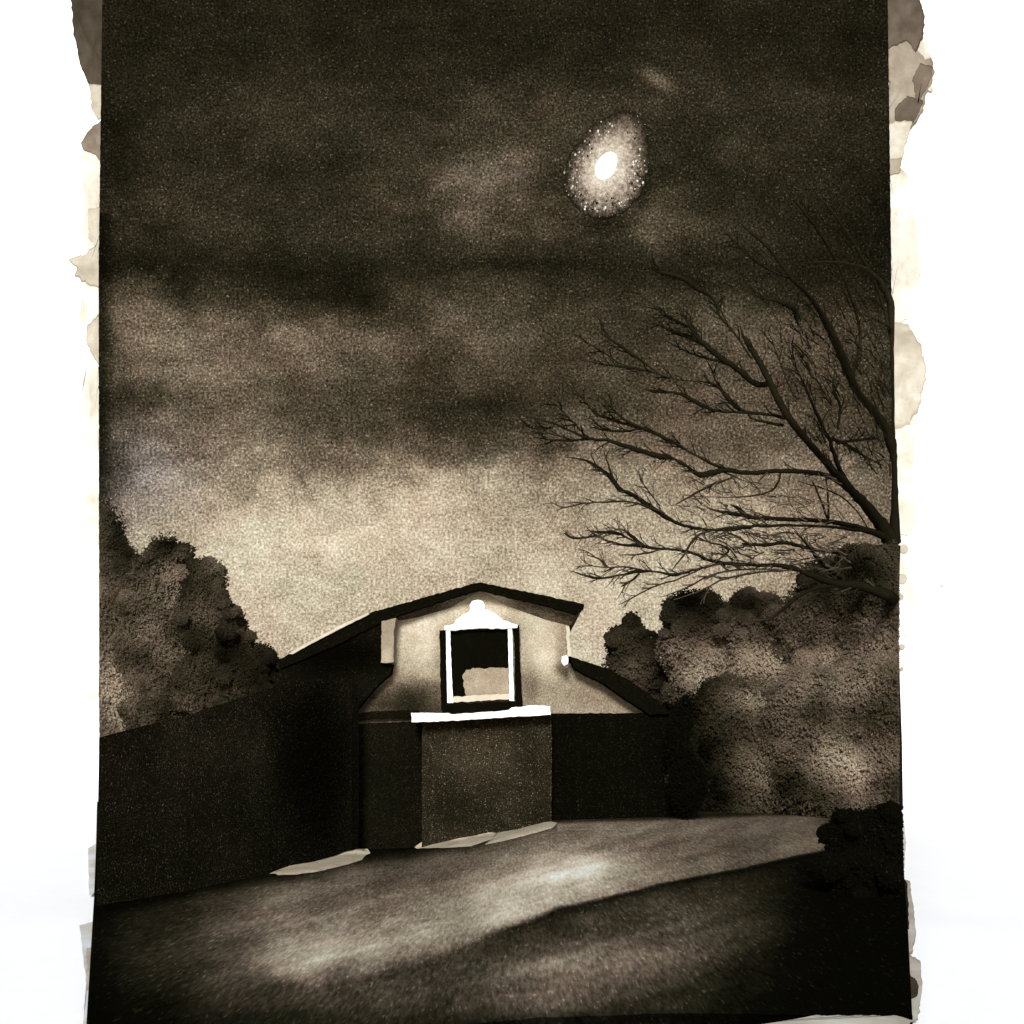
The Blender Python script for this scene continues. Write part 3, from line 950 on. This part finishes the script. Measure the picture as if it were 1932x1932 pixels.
def shrub(name, label, cat, blobs, d, base_tone, amp, group=None, n=9000, leaf=2.7, lo=188, hi=1697, spots=(), trunk=True, seed=1, tone_top=0, coarse=1.0):
    """crown of many small leaves over lobed cores; blobs are (px, py, half width, half height, depth offset)"""
    rnd = random.Random(seed)
    cx = sum(b[0] for b in blobs) / len(blobs)
    x0 = (cx - 966) / F * d
    z0 = zg(x0, d)
    root = empty(name, (x0, d, z0))
    tag(root, label, cat, group)

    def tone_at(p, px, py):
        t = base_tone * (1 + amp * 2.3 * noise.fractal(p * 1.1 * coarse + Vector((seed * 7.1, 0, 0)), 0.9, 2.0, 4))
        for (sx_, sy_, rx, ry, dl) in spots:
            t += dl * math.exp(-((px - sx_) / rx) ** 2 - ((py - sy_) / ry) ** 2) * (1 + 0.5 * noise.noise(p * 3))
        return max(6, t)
    V, T, Fc = [], [], []
    more = []
    for b in blobs:
        for q in range(6):
            an = rnd.uniform(0, 2 * math.pi)
            rr = rnd.uniform(0.72, 0.98)
            s_ = rnd.uniform(0.22, 0.42) * min(b[2], b[3])
            more.append((b[0] + b[2] * rr * math.cos(an), b[1] + b[3] * rr * math.sin(an), s_ * rnd.uniform(0.9, 1.3), s_, rnd.uniform(-0.35, 0.15)))
    big = list(blobs)
    blobs = [b for b in blobs] + [m_ for m_ in more if lo + 4 < m_[0] < hi - 4]
    area = sum(b[2] * b[3] for b in blobs)
    for b in blobs:
        bx, by, rx, ry = b[:4]
        dd = d + (b[4] if len(b) > 4 else 0)
        c = at(bx, by, dd)
        RX, RZ = rx / F * dd, ry / F * dd
        RY = min(RX, RZ) * 0.8
        k = int(1.9 * n * rx * ry / area * (1.0 if b in big else 2.2))
        for q in range(k):
            while True:
                v = Vector((rnd.gauss(0, 1), rnd.gauss(0, 1), rnd.gauss(0, 1)))
                if v.length > 0.01: break
            v.normalize()
            if v.y > 0.35: v.y = -v.y
            lump = 1 + 0.15 * noise.noise(Vector((v.x * 3 + bx, v.y * 3, v.z * 3 + by))) + 0.15 * noise.noise(Vector((v.x * 8 + bx, v.y * 8, v.z * 8))) + 0.10 * noise.noise(Vector((v.x * 19 + bx, v.y * 19, v.z * 19)))
            rr = lump * (1.0 - abs(rnd.gauss(0, 0.08))) + (abs(rnd.gauss(0, 0.09)) if rnd.random() < 0.4 else 0)
            p = c + Vector((v.x * RX * rr, v.y * RY * rr, v.z * RZ * rr))
            px, py = 966 + p.x / p.y * F, HOR - (p.z - CH) / p.y * F
            if not (lo + 1.5 < px < hi - 1.5): continue
            if p.z < zg(p.x, p.y): continue
            t = tone_at(p, px, py) * rnd.uniform(0.91, 1.11)
            s = leaf / F * dd * rnd.uniform(0.6, 1.35)
            nrm = (v + Vector((rnd.gauss(0, .35), rnd.gauss(0, .25) - 3.2, rnd.gauss(0, .35) + 0.25))).normalized()
            a = nrm.cross(Vector((rnd.gauss(0, 1), rnd.gauss(0, 1), rnd.gauss(0, 1)))).normalized()
            bb = nrm.cross(a)
            i0 = len(V)
            V += [p - a * s, p + bb * s * 0.55 + nrm * s * .1, p + a * s, p - bb * s * 0.55 + nrm * s * .1]
            T += [t] * 4
            Fc.append((i0, i0 + 1, i0 + 2, i0 + 3))
    # cores
    bm = bmesh.new()
    for b in blobs:
        bx, by, rx, ry = b[:4]
        dd = d + (b[4] if len(b) > 4 else 0)
        c = at(bx, by, dd)
        tmp = bmesh.new(); bmesh.ops.create_icosphere(tmp, subdivisions=4 if b in big else 3, radius=1)
        off = len(V)
        tmp.verts.ensure_lookup_table()
        for vv in tmp.verts:
            v = vv.co.normalized()
            lump = 1 + 0.15 * noise.noise(Vector((v.x * 3 + bx, v.y * 3, v.z * 3 + by))) + 0.15 * noise.noise(Vector((v.x * 8 + bx, v.y * 8, v.z * 8))) + 0.10 * noise.noise(Vector((v.x * 19 + bx, v.y * 19, v.z * 19)))
            lump *= 0.86 if b in big else 0.5
            p = c + Vector((v.x * rx / F * dd * lump, v.y * min(rx, ry) * 0.8 / F * dd * lump, v.z * ry / F * dd * lump))
            px = 966 + p.x / p.y * F
            px2 = min(max(px, lo + 1.5), hi - 1.5)
            p.x = (px2 - 966) / F * p.y
            py = HOR - (p.z - CH) / p.y * F
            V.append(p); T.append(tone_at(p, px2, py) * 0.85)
        for f in tmp.faces:
            Fc.append(tuple(off + vv.index for vv in f.verts))
        tmp.free()
    mesh_obj('crown' if trunk else 'foliage', V, Fc, leaf_m, root, tones=T)
    V, T, Fc = [], [], []
    blobs = big
    zc = min(at(b[0], b[1], d).z for b in blobs)
    if trunk and zc > z0 + 0.2:
        r = 0.10
        pts = [Vector((x0 + 0.05 * math.sin(i), d, z0 - 0.05 + (zc - z0) * i / 6)) for i in range(7)]
        tube(V, Fc, T, pts, [r * (1 - 0.09 * i) for i in range(7)], 20, 8)
        for b in blobs[:4]:
            c = at(b[0], b[1], d)
            if b[0] < lo + 12 or b[0] > hi - 12: c.x = x0
            tube(V, Fc, T, [pts[4], pts[4].lerp(c, 0.5) + Vector((0, 0, .05)), c], [0.05, 0.035, 0.015], 20, 6)
    else:
        for b in blobs[:3]:
            c = at(b[0], b[1], d)
            f = Vector((c.x, c.y, zg(c.x, c.y) - 0.03))
            tube(V, Fc, T, [f, f.lerp(c, 0.5), c], [0.03, 0.025, 0.012], 20, 6)
    mesh_obj('trunk' if trunk else 'stem', V, Fc, bark_m, root, tones=T)
    return root


TG = 'dark trees behind the garden wall'
shrub('tree', 'tallest dark tree against the left edge, behind the garden wall', 'tree',
      [(200, 1045, 40, 85), (228, 1075, 34, 55), (205, 1180, 62, 120), (250, 1150, 40, 70), (215, 1310, 60, 90), (260, 1370, 60, 60)], 17.0, 60, 0.40, TG, 15000, seed=3,
      spots=[(225, 1310, 50, 70, 66), (190, 1000, 40, 80, -16), (240, 1260, 30, 40, 20)])
shrub('tree', 'broad round-topped dark tree second from the left edge, with a grey light patch', 'tree',
      [(312, 1060, 42, 46), (300, 1140, 66, 90), (340, 1120, 40, 70), (320, 1250, 70, 100), (270, 1230, 50, 80), (300, 1350, 60, 60)], 16.2, 60, 0.40, TG, 16000, seed=4,
      spots=[(345, 1130, 42, 60, 44), (300, 1190, 40, 50, 34), (310, 1040, 40, 26, -14), (420, 1250, 30, 60, -10)])
shrub('tree', 'dark tree with a lumpy round top, middle one behind the garden wall', 'tree',
      [(392, 1090, 34, 34), (385, 1160, 50, 70), (410, 1210, 44, 80), (390, 1290, 60, 60)], 15.6, 52, 0.36, TG, 11000, seed=5,
      spots=[(380, 1150, 36, 50, 14)])
shrub('tree', 'smaller dark tree stepping down towards the house', 'tree',
      [(440, 1180, 24, 30), (448, 1230, 38, 50), (460, 1280, 46, 50)], 15.2, 42, 0.34, TG, 6000, seed=6)
shrub('bush', 'low dark bush in the gap between the trees and the house roof', 'bush',
      [(497, 1238, 22, 22), (515, 1258, 20, 20), (490, 1275, 40, 34), (520, 1290, 24, 28)], 15.0, 30, 0.3, None, 4000, seed=7, trunk=False)

BG = 'bushes to the right of the house'
shrub('bush', 'pointed dark bush standing alone just right of the gable', 'bush',
      [(1192, 1182, 18, 26), (1170, 1204, 24, 24), (1190, 1222, 44, 40), (1220, 1220, 28, 30), (1200, 1280, 60, 50), (1262, 1330, 44, 50)], 19.0, 38, 0.3, BG, 8000, leaf=3.2, seed=11, trunk=False,
      spots=[(1190, 1260, 40, 30, 24)])
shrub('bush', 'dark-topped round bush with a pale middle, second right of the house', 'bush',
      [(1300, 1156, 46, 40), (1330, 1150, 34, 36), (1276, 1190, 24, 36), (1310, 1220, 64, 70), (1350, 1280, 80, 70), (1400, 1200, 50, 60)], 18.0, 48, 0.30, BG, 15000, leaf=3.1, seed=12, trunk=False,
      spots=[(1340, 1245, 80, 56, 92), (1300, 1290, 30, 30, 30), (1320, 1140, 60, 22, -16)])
shrub('bush', 'dark bush with a notched top under the fine twigs', 'bush',
      [(1405, 1140, 26, 26), (1440, 1148, 38, 30), (1385, 1175, 30, 30), (1450, 1210, 80, 60), (1440, 1290, 80, 70)], 17.6, 54, 0.30, BG, 13000, leaf=3.1, seed=13, trunk=False,
      spots=[(1440, 1250, 100, 50, 76), (1440, 1135, 60, 20, -18)])
shrub('bush', 'tallest dark bush against the right edge, under the thick limb', 'bush',
      [(1560, 1110, 50, 56), (1620, 1085, 60, 55), (1680, 1090, 50, 60), (1530, 1180, 70, 70), (1620, 1200, 90, 100), (1690, 1220, 60, 120)], 17.2, 52, 0.34, BG, 24000, leaf=3.1, seed=14, trunk=False,
      spots=[(1540, 1235, 80, 44, 56), (1640, 1210, 70, 34, 34), (1660, 1060, 60, 30, -14), (1590, 1180, 40, 30, 14)])
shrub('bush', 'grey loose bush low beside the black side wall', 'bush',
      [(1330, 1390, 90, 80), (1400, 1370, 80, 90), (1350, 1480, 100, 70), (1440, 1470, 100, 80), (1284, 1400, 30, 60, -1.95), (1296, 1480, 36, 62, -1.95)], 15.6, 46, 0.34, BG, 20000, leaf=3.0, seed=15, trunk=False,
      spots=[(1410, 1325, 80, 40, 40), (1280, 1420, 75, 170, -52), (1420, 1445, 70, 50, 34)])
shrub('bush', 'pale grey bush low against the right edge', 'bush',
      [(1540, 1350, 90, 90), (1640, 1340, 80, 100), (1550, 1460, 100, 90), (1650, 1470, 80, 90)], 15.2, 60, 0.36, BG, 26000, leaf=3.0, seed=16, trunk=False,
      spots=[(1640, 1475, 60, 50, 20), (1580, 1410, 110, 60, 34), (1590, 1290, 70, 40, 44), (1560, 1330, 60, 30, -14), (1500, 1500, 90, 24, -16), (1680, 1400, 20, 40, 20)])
shrub('hedge', 'black low hedge in the right foreground at the end of the path', 'hedge',
      [(1600, 1580, 42, 48), (1660, 1570, 60, 44), (1690, 1600, 60, 60), (1620, 1640, 66, 60), (1690, 1680, 60, 70)], 9.4, 4, 0.3, None, 22000, leaf=3.6, seed=17, hi=1704, trunk=False)

# ------------------------------------------------------------------ bare tree (traced in 1/1932 of a close view, then turned to pixels)
def cv(X, Y): return 935.8 + 0.4297 * X, 422.6 + 0.4297 * Y


TD = 18.6                                  # distance of the trunk, behind the right bushes
tr_base = at(1676, 1000, TD); tr_base.z = zg(tr_base.x, TD)
tree = empty('bare_tree', tr_base)
tag(tree, 'leafless black tree reaching in from the right edge with fine bare twigs', 'tree')
branch_src = {
    'A': [(1745, 1410, 66), (1690, 1320, 56), (1610, 1220, 38), (1540, 1150, 34), (1470, 1070, 28), (1400, 990, 26), (1330, 910, 28), (1260, 810, 28), (1200, 690, 26), (1160, 610, 24), (1110, 530, 22), (1080, 480, 9), (1070, 440, 3)],
    'B': [(1560, 1160, 20), (1510, 1080, 18), (1480, 1000, 16), (1465, 950, 15), (1430, 880, 14), (1390, 790, 12), (1350, 700, 9), (1300, 600, 6), (1260, 560, 3)],
    'C': [(1195, 700, 20), (1150, 705, 24), (1100, 670, 24), (1050, 630, 22), (990, 590, 22), (930, 540, 20), (880, 495, 13), (840, 430, 9), (810, 370, 6), (780, 330, 3)],
    'C2': [(940, 545, 18), (860, 500, 18), (800, 480, 15), (730, 450, 7), (665, 418, 3)],
    'C3': [(1010, 605, 10), (930, 590, 11), (860, 570, 8), (780, 530, 5), (700, 480, 3)],
    'D': [(1270, 850, 16), (1190, 835, 12), (1090, 825, 14), (1040, 790, 18), (980, 720, 12), (930, 695, 7), (860, 690, 5), (780, 680, 5), (700, 655, 6), (640, 640, 8), (590, 632, 10), (500, 620, 8), (420, 605, 5), (350, 585, 4), (310, 548, 2)],
    'D2': [(1260, 885, 12), (1160, 865, 10), (1110, 850, 3)],
    'F2': [(720, 660, 6), (640, 600, 9), (590, 570, 12), (540, 530, 11), (480, 490, 8), (410, 438, 2)],
    'F3': [(560, 625, 5), (450, 550, 6), (370, 510, 3)],
    'F4': [(1000, 740, 8), (960, 680, 6), (950, 640, 3)],
    'G': [(1100, 828, 10), (1000, 825, 8), (940, 810, 13), (890, 790, 16), (830, 755, 14), (780, 740, 9), (700, 735, 12), (650, 725, 5)],
    'H': [(1545, 1160, 20), (1460, 1108, 18), (1380, 1090, 18), (1250, 1085, 17), (1100, 1092, 17), (1000, 1080, 20), (900, 1102, 22), (860, 1080, 13), (820, 1050, 11), (780, 1030, 10), (740, 1022, 22), (680, 1010, 20), (600, 985, 18), (540, 965, 16), (480, 950, 12), (400, 940, 11), (330, 910, 9), (250, 875, 8), (180, 855, 6), (120, 840, 5), (65, 822, 3)],
    'H2': [(410, 942, 10), (340, 950, 9), (250, 950, 8), (165, 935, 4)],
    'H3': [(260, 880, 5), (235, 897, 5), (190, 900, 5), (140, 890, 5), (100, 850, 3)],
    'H4': [(340, 948, 6), (270, 930, 5), (230, 920, 5), (190, 926, 4)],
    'H5': [(390, 935, 6), (370, 905, 6), (330, 860, 6), (280, 810, 5), (235, 770, 2)],
    'I': [(1010, 1078, 12), (940, 1050, 11), (850, 1000, 8), (800, 970, 13), (720, 930, 13), (640, 895, 13), (580, 870, 10), (530, 830, 8), (480, 775, 6), (430, 740, 3)],
    'I2': [(650, 900, 12), (560, 875, 13), (500, 855, 11), (440, 835, 9), (400, 790, 7), (350, 730, 6), (280, 680, 3)],
    'I3': [(630, 900, 9), (560, 910, 9), (480, 905, 9), (415, 890, 5)],
    'J': [(1120, 1330, 12), (1000, 1345, 10), (870, 1335, 12), (790, 1310, 14), (720, 1270, 17), (660, 1230, 20), (600, 1190, 15), (540, 1160, 17), (500, 1110, 16), (450, 1070, 11), (400, 1040, 9), (350, 1030, 6), (300, 1022, 2)],
    'J2': [(515, 1120, 10), (490, 1050, 7), (470, 990, 3)],
    'J3': [(740, 1270, 8), (600, 1222, 8), (500, 1220, 7), (400, 1225, 6), (300, 1245, 5), (262, 1258, 3)],
    'J4': [(720, 1240, 6), (660, 1160, 5), (630, 1120, 3)],
    'K': [(1740, 1385, 34), (1600, 1335, 22), (1500, 1312, 18), (1380, 1300, 17), (1250, 1295, 15), (1150, 1290, 16), (1100, 1280, 20), (1060, 1245, 12), (1030, 1232, 4)],
    'K1': [(1120, 1285, 12), (1040, 1272, 14), (980, 1262, 10), (920, 1245, 3)],
    'L': [(1660, 1350, 16), (1400, 1325, 10), (1200, 1325, 11), (1050, 1330, 9), (930, 1350, 8), (870, 1380, 9), (840, 1430, 9), (810, 1470, 7), (770, 1525, 4)],
    'M': [(1745, 1645, 46), (1700, 1622, 44), (1600, 1590, 36), (1500, 1580, 30), (1420, 1555, 25), (1330, 1520, 20), (1250, 1500, 17), (1150, 1498, 13), (1000, 1490, 12), (920, 1470, 11), (850, 1440, 11), (780, 1430, 9), (700, 1425, 11), (620, 1410, 13), (560, 1410, 9), (500, 1405, 3)],
    'M2': [(650, 1412, 9), (605, 1380, 14), (570, 1350, 9), (535, 1335, 4)],
    'M3': [(990, 1490, 8), (870, 1520, 8), (790, 1540, 12), (700, 1527, 8), (620, 1525, 15), (560, 1540, 9), (450, 1555, 9), (380, 1540, 7), (320, 1522, 3)],
    'M4': [(720, 1430, 6), (630, 1450, 7), (540, 1455, 3)],
    'M5': [(630, 1535, 8), (590, 1570, 9), (550, 1592, 5)],
    'M6': [(900, 1515, 6), (800, 1560, 6), (700, 1590, 6), (600, 1640, 5), (540, 1670, 3)],
    'M7': [(640, 1520, 8), (560, 1505, 6), (490, 1507, 6), (455, 1472, 6), (400, 1455, 3)],
    'M9': [(500, 1508, 5), (420, 1500, 4), (370, 1465, 3)],
    'M8': [(960, 1485, 5), (1020, 1440, 10), (1000, 1415, 8), (930, 1395, 6), (860, 1378, 3)],
    'N': [(1620, 1600, 22), (1500, 1592, 14), (1400, 1600, 12), (1320, 1640, 15), (1260, 1690, 13), (1200, 1735, 9), (1130, 1737, 3)],
    'N2': [(1470, 1605, 10), (1380, 1640, 9), (1320, 1700, 8), (1270, 1766, 5)],
    'O': [(640, 1412, 8), (570, 1375, 8), (520, 1355, 14), (460, 1355, 11), (390, 1345, 3)],
    'O2': [(560, 1410, 7), (480, 1388, 8), (440, 1370, 9), (370, 1380, 9), (330, 1376, 10), (303, 1356, 8)],
    'P': [(1750, 1440, 40), (1700, 1430, 30), (1600, 1420, 24), (1500, 1440, 16), (1400, 1430, 12), (1270, 1400, 15), (1180, 1410, 13), (1080, 1403, 7)],
    'P2': [(1530, 1570, 18), (1420, 1480, 15), (1390, 1440, 11), (1350, 1390, 9), (1310, 1350, 4)],
    'P3': [(1120, 1410, 9), (1050, 1370, 7), (1000, 1350, 4)],
    'Q': [(1750, 1395, 46), (1752, 1200, 26), (1748, 1060, 22), (1735, 960, 40), (1700, 880, 34), (1640, 800, 28), (1590, 740, 26), (1550, 660, 30), (1510, 560, 34), (1470, 470, 30), (1420, 380, 20), (1380, 320, 16), (1300, 240, 15), (1200, 110, 13), (1110, 30, 10), (1050, -25, 4)],
    'Q2': [(1560, 660, 12), (1600, 480, 12), (1520, 220, 11), (1420, 40, 10), (1350, -53, 8), (1187, -262, 4)],
    'Q3': [(1735, 500, 12), (1680, 300, 12), (1590, 120, 11), (1500, -20, 9), (1400, -140, 4)],
    'Q4': [(1300, 240, 10), (1180, 190, 10), (1080, 110, 9), (1000, 20, 4)],
    'R': [(1745, 960, 12), (1743, 600, 14), (1735, 370, 28), (1700, 280, 26), (1650, 220, 20), (1600, 190, 14), (1500, 170, 12), (1350, 170, 5)],
    'R2': [(1742, 560, 12), (1740, 470, 14), (1690, 430, 10), (1600, 390, 4)],
    'S': [(1475, 940, 12), (1540, 970, 14), (1620, 1020, 9), (1700, 1060, 4)],
    'S2': [(1500, 960, 14), (1580, 950, 12), (1680, 940, 10)],
    'T': [(1330, 770, 6), (1300, 740, 6), (1260, 640, 6), (1230, 560, 5), (1200, 480, 3)],
    'T3': [(1120, 590, 8), (1040, 470, 8), (985, 410, 10), (973, 370, 10), (970, 320, 3)],
    'U': [(1500, 900, 10), (1510, 800, 10), (1480, 720, 8), (1490, 640, 5)],
    'W': [(1560, 690, 12), (1590, 560, 9), (1560, 470, 6), (1530, 400, 3)],
    'X': [(930, 560, 6), (870, 470, 9), (800, 430, 12), (740, 400, 8), (650, 320, 4), (560, 250, 2)],
    'Y': [(1040, 480, 6), (960, 340, 9), (880, 280, 20), (800, 230, 20), (720, 210, 14), (640, 170, 4)],
    'Z': [(1330, 450, 6), (1305, 375, 22), (1260, 345, 20), (1200, 330, 8), (1150, 335, 3)],
    'V': [(1450, 1105, 7), (1460, 1290, 9), (1430, 1220, 9), (1390, 1130, 6)],
    'V2': [(1250, 1090, 8), (1235, 1140, 9), (1200, 1175, 8), (1120, 1195, 7), (1000, 1200, 4), (860, 1195, 3)],
    'V3': [(1000, 1090, 6), (1040, 1110, 7), (960, 1140, 9), (880, 1180, 9), (790, 1230, 5)],
    'V4': [(1630, 1330, 5), (1590, 1270, 6), (1520, 1200, 6), (1430, 1160, 6), (1330, 1130, 4)],
    'V5': [(1300, 1520, 6), (1150, 1530, 7), (1000, 1560, 7), (900, 1610, 5), (780, 1650, 3)],
    'V6': [(1260, 1520, 5), (1100, 1515, 7), (950, 1540, 7), (830, 1600, 6), (720, 1640, 3)],
}
off = {}
for i, kk in enumerate(branch_src):
    off[kk] = random.Random(kk).uniform(-0.5, 0.5)


def depth_of(X):
    return TD - 3.4 * smooth01((1765 - X) / 500.0)


def catmull(P, sub=5):
    out = []
    n = len(P)
    for i in range(n - 1):
        p0, p1, p2, p3 = P[max(i - 1, 0)], P[i], P[i + 1], P[min(i + 2, n - 1)]
        for s in range(sub):
            t = s / sub
            out.append(tuple(0.5 * ((2 * b) + (-a + c) * t + (2 * a - 5 * b + 4 * c - dd) * t * t + (-a + 3 * b - 3 * c + dd) * t ** 3)
                             for a, b, c, dd in zip(p0, p1, p2, p3)))
    out.append(P[-1])
    return out


def br_tone(X, Y, wd):
    low_ = smooth01((Y - 900) / 300)
    t = 26 + 12 * (1 - low_) * 0.3
    t += 10 * smooth01((X - 1350) / 200) * smooth01((800 - Y) / 400)
    if wd < 12:
        t += (1 - wd / 12) * (44 * low_ * (1 - smooth01((X - 900) / 900)) + 22)
    return t


def crop_pt(X, Y, dd):
    px, py = cv(X, Y)
    px = min(px, 1690.0 + (py - 1000) * 0.02)
    return at(px, py, dd)


twV, twF, twT = [], [], []
smoothed = {}
for kk, pts in branch_src.items():
    P = catmull([tuple(float(c) for c in p) for p in pts], 6)
    n = len(P)
    V, Fc, T, pos, rad, tn = [], [], [], [], [], []
    for i, (X, Y, wd) in enumerate(P):
        X += 3.5 * noise.noise(Vector((X * .03, Y * .03, hash(kk[0]) % 7)))
        Y += 3.5 * noise.noise(Vector((X * .03, Y * .03, 9)))
        dd = depth_of(X) + off[kk] * smooth01(i / n * 1.6) * (1.0 if kk not in ('M',) else 0.4)
        if kk in ('M', 'N', 'N2'):
            dd = 15.6 - 0.3 * smooth01((1765 - X) / 500)          # this limb leans out in front of the bushes
            if i < 4: dd += (4 - i) * 0.25
        p = crop_pt(X, Y, dd)
        pos.append(p)
        wdx = max(2.2, 1.18 * wd * (1 + 0.28 * noise.noise(Vector((X * .06, Y * .06, 5)))))
        rad.append(wdx * 0.4297 / F * dd / 2)
        tn.append(br_tone(X, Y, wd))
    if kk == 'M':
        pos.insert(0, at(1676, 1150, TD)); rad.insert(0, 0.05); tn.insert(0, 24)
    tube(V, Fc, T, pos, rad, tn, 6)
    mesh_obj('branch', V, Fc, bark_m, tree, tones=T, smooth=True)
    smoothed[kk] = (P, pos)
# trunk, standing behind the tall bush
V, Fc, T = [], [], []
pts = [Vector((tr_base.x, TD, tr_base.z - 0.1)), at(1680, 1400, TD), at(1676, 1200, TD), at(1680, 1080, TD), at(1684, 1030, TD)]
tube(V, Fc, T, [Vector(v) for v in pts], [0.24, 0.19, 0.165, 0.15, 0.13], 24, 12)
mesh_obj('trunk', V, Fc, bark_m, tree, tones=T, smooth=True)


def twig(X, Y, dd, ang, length, wd, tone, depth=0, r=random):
    n = 9
    pos, rad, tn = [], [], []
    bend = r.uniform(-0.07, 0.07)
    x, y, a = X, Y, ang
    for i in range(n):
        pos.append(crop_pt(x, y, dd + 0.02 * i * (1 if bend > 0 else -1)))
        rad.append(max(2.3, 2.1 * wd * (1 - i / n)) * 0.4297 / F * dd / 2)
        tn.append(tone)
        if depth < 1 and i in (3, 5) and r.random() < 0.55:
            twig(x, y, dd, a + r.choice([-1, 1]) * r.uniform(0.25, 0.6), length * 0.5, wd * 0.7, tone, depth + 1, r)
        x += math.cos(a) * length / n
        y += math.sin(a) * length / n
        a += bend + r.gauss(0, 0.05)
    if max(p.x / p.y for p in pos) * F + 966 < 1690:
        tube(twV, twF, twT, pos, rad, tn, 4)


rt = random.Random(21)
for kk, (P, pos) in smoothed.items():
    if kk in ('N', 'N2', 'V', 'V2', 'V4'): continue
    n = len(P)
    for i in range(3, n - 2):
        X, Y, wd = P[i]
        if X > 1690 or i > 0.82 * n or rt.random() > (0.42 if wd < 20 else 0.34): continue
        dx, dy = P[i + 1][0] - P[i - 1][0], P[i + 1][1] - P[i - 1][1]
        a = math.atan2(dy, dx)
        side = rt.choice([-1, 1])
        ang = a + side * rt.uniform(0.3, 0.75)
        if Y < 950 and math.sin(ang) > 0.35: ang = a - side * rt.uniform(0.3, 0.7)
        low_ = smooth01((Y - 950) / 250)
        j = min(i, len(pos) - 1)
        twig(X, Y, pos[j].y, ang, rt.uniform(35, 105), rt.uniform(2.2, 5), 30 + 64 * low_ * rt.uniform(0.5, 1), 0, rt)
# fine haze of upright twigs at the right
for q in range(190):
    X, Y = rt.uniform(1180, 1730), rt.uniform(330, 1120)
    if X < 1180 + (Y - 330) * 0.35: continue
    twig(X, Y, 15.4 + rt.uniform(-.4, .6), math.radians(rt.gauss(-118, 12)), rt.uniform(60, 150), rt.uniform(2, 4.6), 22 + rt.uniform(0, 12), 0, rt)
for q in range(110):
    X, Y = rt.uniform(1000, 1560), rt.uniform(1350, 1540)
    twig(X, Y, 15.6 + rt.uniform(-.3, .4), math.radians(rt.gauss(195, 22)), rt.uniform(60, 130), rt.uniform(2, 4.6), rt.uniform(50, 95), 0, rt)
for q in range(80):
    X, Y = rt.uniform(820, 1560), rt.uniform(1120, 1330)
    twig(X, Y, 15.6 + rt.uniform(-.3, .4), math.radians(rt.gauss(200, 26)), rt.uniform(50, 120), rt.uniform(2, 4), rt.uniform(70, 115), 0, rt)
tw = mesh_obj('twigs', twV, twF, bark_m, tree, tones=twT)
tw['kind'] = 'stuff'
